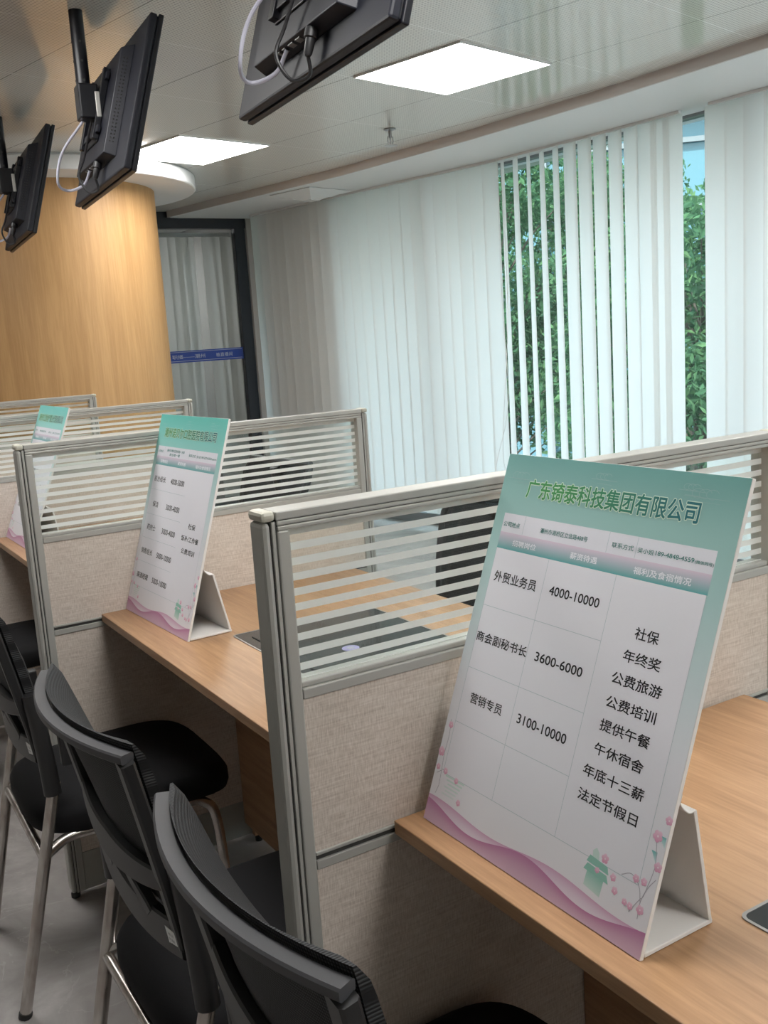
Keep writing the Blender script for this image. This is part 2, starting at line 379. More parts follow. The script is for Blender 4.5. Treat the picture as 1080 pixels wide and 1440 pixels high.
# air diffuser in the soffit
vp = empty('air_vent', (3.06, 5.50, ZS), .27); tag(vp, 'square white air vent in the soffit above the closed blinds', 'air vent')
b = MB()
for k, (r, z) in enumerate(((.21, -.004), (.15, -.020), (.09, -.036))):
    q = r - .050
    b.rings([[(-r, -r, z + .002), (r, -r, z + .002), (r, r, z + .002), (-r, r, z + .002)], [(-r, -r, z - .002), (r, -r, z - .002), (r, r, z - .002), (-r, r, z - .002)], [(-q, -q, z - .020), (q, -q, z - .020), (q, q, z - .020), (-q, q, z - .020)], [(-q, -q, z - .002), (q, -q, z - .002), (q, q, z - .002), (-q, q, z - .002)]], cap=False)
b.build('louvre', M['white_paint'], vp)
MB().box(-.2, .2, -.2, .2, -.002, -.0005).build('duct_plate', M['dark_gap'], vp)
b = MB().box(-.045, .045, -.045, .045, -.058, -.040); b.build('centre_plate', M['white_paint'], vp)

# ------------------------------------------------------------------ vertical blinds
def vane(parent, x, y, ang_t, ang_b, w=.127, m=None, z0=.12, z1=2.448, bow=.006):
    b = MB(); nz = 8; rs = []
    for k in range(nz + 1):
        z = z0 + (z1 - z0) * k / nz; t = (k / nz); a = ang_b + (ang_t - ang_b) * t
        d = Vector((math.sin(a), math.cos(a), 0)); n_ = Vector((d.y, -d.x, 0)); r = []
        for i in range(6):
            s = i / 5 * 2 - 1; r.append(Vector((0, 0, z)) + d * (s * w / 2) + n_ * (bow * (1 - s * s)))
        rs.append(r)
    b.rings(rs, cap=False, closed=False)
    o = b.build('vane', m or M['vane'], parent, smooth=True); o.location = (x, y, 0); return o
def tangent(y): return math.atan2(out_x(y + .05) - out_x(y - .05), .1)
def blind(label, vanes, mlist=None, cord=None, rail=None):
    o = empty('vertical_blind', (0, 0, 0)); tag(o, label, 'blind', 'vertical blinds along the window wall')
    ys = [v[0] for v in vanes]; y0, y1 = (min(ys) - .07, max(ys) + .07) if rail is None else rail
    band(MB(), y0, y1, -.010, .022, 2.450, ZS - .001).build('headrail', M['white_paint'], o)
    for v in vanes:
        y, dx, at_, ab = v[:4]; vane(o, out_x(y) + dx, y, tangent(y) + at_, tangent(y) + ab)
    if cord:
        b = MB()
        for pts in cord: b.tube(smooth_path(pts, 5), .0022, 6)
        b.build('cord', M['white_paint'], o, smooth=True)
    return o
R = math.radians
# far closed run
vs = []; y = 6.62
while y > 4.12:
    j = rng.uniform(-6, 6); j *= 1.0; vs.append((y, rng.uniform(-.003, .003), R(-4 + j), R(-4 + j + rng.uniform(-4, 4)))); y -= .108
blind('closed white vertical blind hanging between the dark corner mullion and the open slats', vs, rail=(4.07, 6.68))
# half open run
vs = []; y = 4.02; k = 0
while y > 2.72:
    px = (y - 2.72) / 1.3                 # 1 = far end, 0 = near end
    if px > .6: a = 33 + 3 * rng.uniform(-1, 1); ab = a - 10 + 14 * (1 - px) * rng.uniform(-1, 1)
    elif px > .2: a = 13 + 2 * rng.uniform(-1, 1); ab = a - 2
    else: a = 0 + rng.uniform(-3, 3); ab = a
    vs.append((y, 0, R(a), R(ab))); y -= .112 if px > .2 else .085
ce = 4.04
blind('half open white vertical blind with green leaves showing between its slats', vs, rail=(2.68, 4.06),
      cord=[[(out_x(ce) - .02, ce, 2.43), (out_x(ce) - .03, ce, 1.6), (out_x(ce) - .02, ce - .01, .95), (out_x(ce) - .08, ce + .06, .55), (out_x(ce) - .10, ce + .10, .35)],
            [(out_x(ce) - .02, ce - .03, 2.43), (out_x(ce) - .02, ce - .04, 1.5), (out_x(ce) - .06, ce + .02, .62), (out_x(ce) - .05, ce - .05, .38)]])
# near closed run
vs = []; y = 2.46
while y > -4.6:
    a = -3 + rng.uniform(-4, 4); vs.append((y, 0, R(a), R(a))); y -= .112
blind('closed white vertical blind at the right of the tall clear gap', vs, rail=(-4.6, 2.50))
# blind of the office beyond
ob = empty('vertical_blind', (0, 0, 0)); tag(ob, 'grey vertical blind with a gap behind the glass with the blue strip', 'blind', 'vertical blinds')
MB().box(2.02, 3.05, YF + .10, YF + .14, 2.33, 2.36).build('headrail', M['white_paint'], ob)
for x, a, ab in ((2.06, 86, 86), (2.16, 88, 88), (2.26, 86, 84), (2.36, 88, 86), (2.46, 84, 86), (2.555, 84, 84), (2.625, 84, 66), (2.685, 76, 44), (2.86, 92, 88), (2.95, 70, 60), (3.02, 80, 80)):
    vane(ob, x, YF + .13, R(a), R(ab), .115, M['grey_vane'], .1, 2.33)

# ------------------------------------------------------------------ partitions
PL = .9945; PH = 1.2025; PT = .04
def make_partition():
    o = empty('partition')
    S = lambda x, side: x if side == 0 else PL - x
    def bx(mb, x0, x1, y0, y1, z0, z1, side, mi=0):
        a, b = sorted((S(x0, side), S(x1, side))); mb.box(a, b, y0, y1, z0, z1, mi)
    for side in (0, 1):
        b = MB(); bx(b, 0, .0124, 0, PT, .018, 1.190, side)
        p = b.build('end_post', M['alu'], o, bevel=.006)
        c = MB(); bx(c, -.0005, .0195, -.0005, PT + .0005, 1.1905, 1.204, side); c.build('post_cap', M['alu_cap'], p, bevel=.005)
        g = MB(); bx(g, .0120, .0210, .003, PT - .003, .018, 1.190, side); g.build('groove', M['dark_gap'], p)
        g = MB(); bx(g, .0133, .0182, 0, PT, .018, 1.190, side); g.build('post_strip', M['alu'], p, bevel=.0008)
        s = MB(); bx(s, .0205, .038, 0, PT, .018, 1.178, side); s.build('stile', M['alu'], o, bevel=.0025)
        fc = S(.012, side); MB().lathe([(.012, 0), (.012, .010), (.008, .018)], 16, c=(fc, PT / 2)).build('foot_glide', M['black_rubber'], o, smooth=True)
    t = MB(); t.box(.0198, PL - .0198, 0, PT, 1.1912, 1.2025); t.box(.021, PL - .021, .0006, PT - .0006, 1.1845, 1.1905); t.box(.021, PL - .021, 0, PT, 1.1780, 1.1840)
    r = t.build('top_rail', M['alu'], o, bevel=.0018)
    MB().box(.0215, PL - .0215, .0025, PT - .0025, 1.18, 1.195).build('groove', M['dark_gap'], r)
    t = MB(); t.box(.038, PL - .038, .0, PT, .9545, .9690); t.box(.038, PL - .038, .004, PT - .004, .9690, .9770)
    t.build('middle_rail', M['alu'], o, bevel=.0018)
    t = MB(); t.box(.038, PL - .038, .0, PT, .7170, .7300); t.box(.038, PL - .038, 0, PT, .7370, .7420); 
    r = t.build('lower_rail', M['alu'], o, bevel=.001)
    MB().box(.038, PL - .038, .004, PT - .004, .7295, .7375).build('groove', M['dark_gap'], r)
    g = MB(); g.box(.036, PL - .036, .0175, .0225, .9765, 1.1785)
    for k in range(11):
        z = 1.1773 - k * .0199; g.add([(.038, .0172, z - .01), (PL - .038, .0172, z - .01), (PL - .038, .0172, z), (.038, .0172, z)], [(0, 1, 2, 3)], 1)
    g.build('glass_panel', [M['glass'], M['frost']], o)
    MB().box(.0375, PL - .0375, .003, PT - .003, .742, .9545).build('upper_fabric_panel', M['linen'], o)
    MB().box(.0375, PL - .0375, .003, PT - .003, .124, .717).build('lower_fabric_panel', M['linen'], o)
    MB().box(.0375, PL - .0375, .002, PT - .002, .019, .123).build('kick_plate', M['kick'], o, bevel=.001)
    return o
proto = make_partition()
plabels = ['grey framed partition with striped glass between the nearest sign and the second desk',
           'grey framed partition with striped glass behind the second sign',
           'grey framed partition with striped glass behind the third sign',
           'grey framed partition with striped glass farthest away against the wood column']
for k in range(4):
    o = proto if k == 0 else copy_tree(proto)
    o.location = (0, D * k, 0); tag(o, plabels[k], 'partition', 'desk partitions in a row')

# ------------------------------------------------------------------ desks
XD, XB, DT = .1584, .8864, .0205
def make_desk():
    o = empty('desk'); Ln = D - PT - .004
    MB().box(0, XB - XD, -Ln, 0, .75 - DT, .75).build('desktop', M['wood'], o, bevel=.0015)
    MB().box(.337, .355, -Ln, 0, .06, .75 - DT - .0005).build('modesty_panel', M['wood'], o)
    for y in (-.02, -Ln + .002):
        MB().box(.356, XB - XD - .03, y, y + .018, .02, .75 - DT - .0005).build('side_panel', M['wood'], o)
    b = MB()
    for x in (.37, XB - XD - .05):
        for y in (-.011, -Ln + .011): b.lathe([(.01, 0), (.01, .02)], 10, c=(x, y))
    b.build('foot', M['black_rubber'], o)
    return o
proto = make_desk()
dl = ['oak desk with the big nearest job sign', 'oak desk with the second sign, behind the nearest glass partition', 'oak desk with the third sign, far left', 'oak desk hidden behind the farthest partitions']
for k in range(4):
    o = proto if k == 0 else copy_tree(proto)
    o.location = (XD, D * k - .002, 0); tag(o, dl[k], 'desk', 'desks in a row')
def rrect(x0, x1, y0, y1, r, n=6):
    out = []
    for cx, cy, a0 in ((x1 - r, y1 - r, 0), (x0 + r, y1 - r, 90), (x0 + r, y0 + r, 180), (x1 - r, y0 + r, 270)):
        for i in range(n + 1):
            a = R(a0 + 90 * i / n); out.append((cx + r * math.cos(a), cy + r * math.sin(a)))
    return out
def make_insert():
    o = empty('desk_screen_lid'); w, h = .365, .56
    a = rrect(0, w, -h, 0, .012); b_ = rrect(.004, w - .004, -h + .004, -.004, .009)
    mb = MB(); n = len(a)
    mb.rings([[(x, y, .0003) for x, y in a], [(x, y, .0016) for x, y in a], [(x, y, .0016) for x, y in b_], [(x, y, .0003) for x, y in b_]], cap=False)
    mb.build('rim', M['rim'], o)
    MB().prism(b_, .0003, .0009).build('panel', M['black_glass'], o)
    MB().prism(rrect(.03, w - .03, -h + .03, -.03, .02), .0009, .0030).build('lid', M['black_glass'], o, bevel=.001)
    return o
proto = make_insert()
for k, lab in ((0, 'glossy black rounded panel set in the nearest desk, cut by the right edge'), (1, 'glossy black panel set in the desk behind the nearest striped glass'), (2, 'glossy black panel set in the desk of the third sign')):
    o = proto if k == 0 else copy_tree(proto)
    o.location = (.338, D * k - .430, .75); tag(o, lab, 'screen panel', 'black panels set in the desks')
st = empty('round_sticker', (.494, .70, .7531)); tag(st, 'small round lavender sticker on the black panel behind glass', 'sticker')
MB().rings([[(.019 * math.cos(a), .019 * math.sin(a), 0) for a in [2*PI*i/28 for i in range(28)]], [(.019 * math.cos(a), .019 * math.sin(a), .0006) for a in [2*PI*i/28 for i in range(28)]]]).build('disc', M['lavender'], st)
MB().rings([[(.009 * math.cos(a), .009 * math.sin(a), .0006) for a in [2*PI*i/28 for i in range(28)]], [(.009 * math.cos(a), .009 * math.sin(a), .0010) for a in [2*PI*i/28 for i in range(28)]]]).build('centre', M['cable_white'], st)

# ------------------------------------------------------------------ job signs
def sg(r, g, b):
    f = lambda c: (c / 255 / 12.92) if c / 255 <= .04045 else ((c / 255 + .055) / 1.055) ** 2.4
    return (f(r), f(g), f(b))
WHT = sg(236, 234, 240)
def make_sign(label, loc, yaw, tilt, title, tcol, info, heads, rows, rowv, right, lines, base=.112):
    W, Lh = .4, .517; th = .006
    o = empty('table_sign', loc, yaw); tag(o, label, 'sign', 'folded job signs on the desks')
    st_, ct = math.sin(tilt), math.cos(tilt)
    up = Vector((st_, 0, ct)); wd = Vector((0, -1, 0)); nr = Vector((-ct, 0, st_))
    def pl(d): return lambda u, v: tuple(wd * u + up * v + nr * (d * .2))
    def slab(p0, p1, t0, n_, name):
        """board from p0 to p1 in the xz plane, extruded over the width"""
        mb = MB(); a, b, q = Vector(p0), Vector(p1), Vector(n_) * t0
        prof = [a, b, b + q, a + q]
        mb.rings([[p for p in prof], [p + wd * W for p in prof]]); return mb.build(name, M['board'], o, bevel=.0008)
    ft = up * Lh; slab((0, 0, 0), ft, th, tuple(-nr), 'front_board')
    slab((th + .002, 0, .0003), (base, 0, .0003), th - .001, (0, 0, 1), 'base_board')
    # back support, up to a fold glued on the back of the front board
    hv = .165; att = up * hv - nr * (th + .0005); top = Vector((att.x + .026, 0, att.z - .012)); foot = Vector((base, 0, .001))
    d = (top - foot).normalized(); n2 = Vector((-d.z, 0, d.x))
    n2 = n2 if n2.x < 0 else -n2
    slab(foot, top, th - .001, tuple(n2), 'back_support')
    mb = MB(); rs = []
    fold = smooth_path([att - up * .02 , att - up * .004 + Vector((.004, 0, -.002)), att + Vector((.012, 0, -.012)), top - Vector((.002, 0, 0)), top], 5)
    fold = smooth_path([att + up * .012, att + up * .001 + Vector((.001, 0, 0)), (att + top) / 2 - Vector((0, 0, .006)), top - Vector((.001, 0, .001))], 5)
    prof = [p for p in fold] + [p + Vector((0, 0, .0012)) + (-nr) * .0003 for p in fold[::-1]]
    mb.rings([[p for p in prof], [p + wd * W for p in prof]]); mb.build('folded_flap', M['board'], o)
    # --- printed face: one mesh with printed colours
    mb = MB()
    stops = [(0, WHT), (.20, sg(232, 232, 238)), (.30, sg(205, 222, 224)), (.385, sg(172, 206, 204)), (.45, tcol[1]), (.517, tcol[0])]
    def bg(v):
        for (a, ca_), (b, cb) in zip(stops, stops[1:]):
            if v <= b: t = (v - a) / (b - a); return tuple(x + (y - x) * t for x, y in zip(ca_, cb))
        return stops[-1][1]
    def grid(u0, u1, v0, v1, d, cf, nu=1, nv=1):
        pts = [(u0 + (u1 - u0) * i / nu, v0 + (v1 - v0) * j / nv) for j in range(nv + 1) for i in range(nu + 1)]
        fs = [(j * (nu + 1) + i, j * (nu + 1) + i + 1, (j + 1) * (nu + 1) + i + 1, (j + 1) * (nu + 1) + i) for j in range(nv) for i in range(nu)]
        mb.add([pl(d)(u, v) for u, v in pts], fs, 0, [cf(u, v) for u, v in pts])
    def quad(u0, u1, v0, v1, d, c): grid(u0, u1, v0, v1, d, (lambda u, v: c) if not callable(c) else c)
    def poly(pts, d, c):
        mb.add([pl(d)(u, v) for u, v in pts], [tuple(range(len(pts)))], 0, [c(u, v) if callable(c) else c for u, v in pts])
    d0 = .0004; grid(.0004, W - .0004, .0004, Lh - .0004, d0, lambda u, v: bg(v), 2, 60)
    # white table with its header
    d1 = .0008; quad(.0194, .377, .0707, .3862, d1, sg(234, 233, 240))
    quad(.0194, .378, .409, .435, d1, sg(228, 228, 236))
    grid(.0194, .378, .3862, .409, d1, lambda u, v: tuple(x + (y - x) * min(1, (v - .3862) / .0228) for x, y in zip(sg(100, 172, 172), sg(222, 205, 220))), 1, 6)
    d2 = .0011; lc = sg(186, 198, 204); lw = .0006
    for (u0, v0, u1, v1) in lines:
        if u0 == u1: quad(u0 - lw / 2, u0 + lw / 2, v0, v1, d2, lc)
        else: quad(u0, u1, v0 - lw / 2, v0 + lw / 2, d2, lc)
    for u in (.0194, .377):
        quad(u - lw / 2, u + lw / 2, .0707, .3862, d2, lc)
    quad(.0194, .377, .0707 - lw / 2, .0707 + lw / 2, d2, lc)
    for u in (.064, .2194, .2655): quad(u - .0003, u + .0003, .4095, .4345, d2, lc)
    # pink waves along the bottom, two bands on each side
    pk, pk2, pw = sg(190, 128, 170), sg(212, 168, 200), sg(232, 222, 234)
    def top1(u):
        q = u / W; return .0375 + .009 * math.sin(-2 * PI * (q * 2 - .05)) * .35 - .006 * q + .004 * math.cos(2 * PI * 2 * q)
    hw_ = .1995
    def wv(u, v0, a, b):  # two S waves
        s = (u % .2) / .2; return v0 + a * (1 - s) - b * s
    n = 60
    def ribbon(f0, f1, d, cf, u0=.0004, u1=W - .0004, nv=4):
        pts = []; cs = []
        for j in range(nv + 1):
            for i in range(n + 1):
                u = u0 + (u1 - u0) * i / n; a, b = f0(u), f1(u); v = a + (b - a) * j / nv; pts.append(pl(d)(u, v)); cs.append(cf(u, j / nv))
        mb.add(pts, [(j * (n + 1) + i, j * (n + 1) + i + 1, (j + 1) * (n + 1) + i + 1, (j + 1) * (n + 1) + i) for j in range(nv) for i in range(n)], 0, cs)
    mixp = lambda a, b, t: tuple(x + (y - x) * t for x, y in zip(a, b))
    edge = lambda u: .0365 - .004 * math.sin(2 * PI * u / .26 + .4) * (1 if u < .26 else .6)
    e1 = lambda u: .0315 + .0045 * math.cos(2 * PI * (u - .02) / .23)
    e2 = lambda u: .0225 + .0085 * math.cos(2 * PI * (u + .01) / .215)
    ribbon(lambda u: .012, e1, d1, lambda u, t: mixp(pw, pk2, t * t))
    ribbon(lambda u: .0004, e2, d2, lambda u, t: mixp(sg(214, 186, 206), pk, t ** 1.3))
    # faint clouds, pavilion, blossoms and twigs
    d3 = .0013
    def stroke(pts, w, c, d=d3):
        p = [Vector((a, b)) for a, b in pts]
        vs = []
        for k, q in enumerate(p):
            t = (p[min(k + 1, len(p) - 1)] - p[max(k - 1, 0)]).normalized(); nn = Vector((-t.y, t.x)) * w / 2; vs += [q + nn, q - nn]
        mb.add([pl(d)(a.x, a.y) for a in vs], [(2 * k, 2 * k + 1, 2 * k + 3, 2 * k + 2) for k in range(len(p) - 1)], 0, [c] * len(vs))
    def arc(cu, cv, ru, rv, a0, a1, k=12): return [(cu + ru * math.cos(R(a0 + (a1 - a0) * i / k)), cv + rv * math.sin(R(a0 + (a1 - a0) * i / k))) for i in range(k + 1)]
    cc = mixp(tcol[0], WHT, .22)
    for cu, cv, s in ((.035, .488, 1), (.188, .500, .8), (.345, .494, 1.1), (.325, .500, .7)):
        for q in range(3): stroke(arc(cu + (q - 1) * .009 * s, cv, .008 * s, .005 * s, 20, 290), .0005, cc)
        stroke([(cu - .026 * s, cv - .004), (cu + .03 * s, cv - .0045)], .0005, cc); stroke([(cu - .012 * s, cv - .009), (cu + .02 * s, cv - .0095)], .0004, cc)
    tw = sg(182, 178, 188)
    def flower(cu, cv, r, rot=0, k=5):
        for i in range(k):
            a = rot + 2 * PI * i / k; poly(arc(cu + r * .6 * math.cos(a), cv + r * .6 * math.sin(a), r * .52, r * .52, 0, 330, 9), d3 + .0002 + .00004 * i, lambda u, v: mixp(sg(222, 158, 188), sg(240, 208, 224), min(1, max(0, (v - cv + r) / (2 * r)))))
        poly(arc(cu, cv, r * .22, r * .22, 0, 330, 7), d3 + .0005, sg(244, 226, 234))
    for s in ([(.385, .008 + .03), (.384, .055), (.389, .072), (.397, .085)], [(.384, .055), (.378, .070), (.365, .078), (.352, .072)], [(.386, .062), (.392, .095), (.388, .118), (.384, .128)], [(.372, .040), (.379, .052), (.384, .060)], [(.0165, .052), (.0150, .072), (.0125, .095), (.0135, .120), (.0100, .142)], [(.0150, .072), (.006, .066)], [(.0150, .074), (.023, .074)], [(.013, .040), (.0165, .052)]): stroke([tuple(q) for q in smooth_path([(a, b, 0) for a, b in s], 5)] if 0 else [(q.x, q.y) for q in smooth_path([(a, b, 0) for a, b in s], 5)], .0009, tw)
    for cu, cv, r in ((.372, .076, .0042), (.383, .077, .004), (.387, .128, .0060), (.3965, .148, .0045), (.396, .098, .0050), (.386, .048, .0048), (.372, .046, .0038), (.3255, .078, .005), (.318, .062, .0033), (.342, .064, .004), (.348, .052, .004), (.364, .047, .0035),
                      (.0125, .135, .0045), (.006, .096, .0062), (.0065, .075, .004), (.024, .074, .0042), (.050, .069, .004), (.064, .044, .004)): flower(cu, cv, r, cu * 90)
    gt, gt2 = sg(150, 200, 186), sg(206, 226, 220)
    poly([(.306, .080), (.311, .0845), (.316, .080), (.318, .0705), (.308, .0705)], d2, gt2)
    for k, (v, w_) in enumerate(((.066, .026), (.0565, .030))):
        poly([(.313 - w_ * .5, v), (.322 + w_ * .5, v - .003), (.322 + w_ * .36, v + .005), (.313 - w_ * .36, v + .008)], d3, gt)
    poly([(.303, .040), (.329, .036), (.330, .054), (.304, .059)], d2 + .0001, lambda u, v: gt if v > .05 else gt2)
    for k in range(6): stroke([(.026 + .004 * k % .01, .069 - k * .0048), (.068 - .003 * k, .069 - k * .0048)], .0022, mixp(gt2, WHT, .12 * k))
    poly([(.383, .112), (.392, .100), (.391, .112)], d2, lambda u, v: sg(120, 190, 190) if v > .108 else sg(226, 238, 240))
    poly([(.3875, .130), (.3985, .119), (.398, .130)], d2, lambda u, v: sg(120, 190, 190) if v > .125 else sg(226, 238, 240))
    face = mb.build('printed_face', M['print'], o, col=True)
    # --- lettering
    def pt(d): return lambda u, v, k: tuple(wd * u + up * v + nr * (d * .2 + k * .000006))
    def line(s_, box, c_, bold, nm='lettering'):
        tx = MB(); put_text(tx, s_, box, c_, pt(.0016), bold); tx.build(nm, M['print'], face, col=True)
    g0, g1 = sg(72, 150, 88), sg(44, 112, 118)
    tx = MB(); put_text(tx, title, info['title'], sg(206, 226, 208), pt(.0015), .058, 14)
    put_text(tx, title, info['title'], lambda t: mixp(g0, g1, min(1, max(0, t * 1.5 - .35))), pt(.0019), .020, 8)
    tx.build('title_lettering', M['print'], face, col=True)
    for s_, b_ in info['text']: line(s_, b_, sg(40, 122, 116), .008)
    for s_, b_ in heads: line(s_, b_, sg(240, 240, 246), .018)
    K = sg(28, 28, 34)
    for s_, b_ in rows + right: line(s_, b_, K, .014)
    return o
HD = [('招聘岗位', (.0495, .0965, .3925, .4005)), ('薪资待遇', (.162, .2088, .3930, .4012)), ('福利及食宿情况', (.269, .3534, .3920, .4005))]
g3 = []
for v in (.3062, .2190, .1430): g3 += [(.0194, v, .1262, v), (.1262, v, .2448, v)]
g3 += [(.1262, .0707, .1262, .3862), (.2448, .0707, .2448, .3862)]
make_sign('large tilted white and teal job sign on the nearest desk, text in full view', (.1937, -.0225, .7508), .0024, .3538,
  '广东锜泰科技集团有限公司', (sg(110, 162, 157), sg(152, 192, 187)),
  dict(title=(.0534, .3428, .4600, .4850), text=[('公司地点', (.0222, .0560, .4168, .4238)), ('潮州市湘桥区立信路488号', (.0975, .1850, .4168, .4236)), ('联系方式', (.2268, .2614, .4170, .4234)), ('吴小姐', (.2682, .2925, .4168, .4228)), ('189-4848-4559', (.2955, .3505, .4176, .4228)), ('(微信同号)', (.3520, .3772, .4168, .4212))]),
  HD,
  [('外贸业务员', (.0285, .1140, .3412, .3556)), ('4000-10000', (.1402, .2285, .3425, .3540)), ('商会副秘书长', (.0215, .1255, .2570, .2705)), ('3600-6000', (.1425, .2276, .2575, .2690)), ('营销专员', (.0390, .1055, .1745, .1885)), ('3100-10000', (.1370, .2270, .1755, .1875))], None,
  [('社保', (.2930, .3282, .3200, .3340)), ('年终奖', (.2837, .3390, .2922, .3060)), ('公费旅游', (.2743, .3487, .2645, .2782)), ('公费培训', (.2742, .3490, .2362, .2500)), ('提供午餐', (.2735, .3488, .2085, .2222)), ('午休宿舍', (.2735, .3478, .1807, .1942)), ('年底十三薪', (.2645, .3570, .1530, .1665)), ('法定节假日', (.2648, .3562, .1250, .1385))], g3)
g5 = []
for v in (.322, .258, .196, .135): g5 += [(.0194, v, .238, v)]
RV = [.350, .285, .2245, .1625, .0990]
rows2 = []
for s, n_, v in zip(('前台组长', '保洁', '药剂士', '销售组长', '渠道经理'), ('4000-5000', '3000-4000', '3000-4000', '5000-10000', '5000-10000'), RV):
    w = .0185 * len(s); rows2 += [(s, (.068 - w / 2, .068 + w / 2, v - .007, v + .0075)), (n_, (.18 - .0046 * len(n_), .18 + .0046 * len(n_), v - .007, v + .0065))]
make_sign('medium sized job sign with five rows on the second desk, left of the nearest partition', (.2231, 1.4065, .7508), .044, .3001,
  '潮州诺贝尔口腔医院有限公司', (sg(102, 194, 182), sg(140, 206, 198)),
  dict(title=(.045, .355, .4590, .4830), text=[('公司地点', (.0240, .0560, .4180, .4250)), ('潮州市湘桥区新桥路一水岸', (.080, .190, .4220, .4290)), ('商业楼一楼', (.100, .165, .4120, .4190)), ('联系方式', (.2200, .2580, .4170, .4240)), ('吴小姐', (.2660, .2880, .4168, .4228)), ('189-2276-5034', (.2920, .3500, .4176, .4228)), ('(微信同号)', (.3520, .3772, .4168, .4212))]),
  HD, rows2, None,
  [('社保', (.290, .330, .2480, .2610)), ('饭补/工作餐', (.262, .360, .2180, .2310)), ('公费培训', (.274, .350, .1880, .2010))], g5)
rows3 = []
for s, n_, v in zip(('置业顾问', '文员', '店长', '司机'), ('4000-8000', '3000-4500', '5000-9000', '4000-5000'), (.345, .275, .205, .135)):
    w = .0185 * len(s); rows3 += [(s, (.068 - w / 2, .068 + w / 2, v - .007, v + .0075)), (n_, (.18 - .0046 * len(n_), .18 + .0046 * len(n_), v - .007, v + .0065))]
make_sign('farthest job sign, partly seen through striped glass at the left edge', (.2003, 2.8150, .7508), .0104, .3687,
  '潮州市江恒地产置业代理有限公司', (sg(120, 200, 192), sg(150, 210, 204)),
  dict(title=(.035, .365, .4570, .4850), text=[('公司地点', (.0240, .0560, .4180, .4250)), ('潮州市湘桥区新洋路', (.090, .180, .4170, .4240)), ('联系方式', (.2200, .2580, .4170, .4240)), ('189-2276-5034', (.2750, .3700, .4176, .4238))]),
  HD, rows3, None, [('社保', (.290, .330, .2480, .2610)), ('包吃住', (.284, .340, .2180, .2310))], [(.0194, v, .238, v) for v in (.31, .24, .17)])

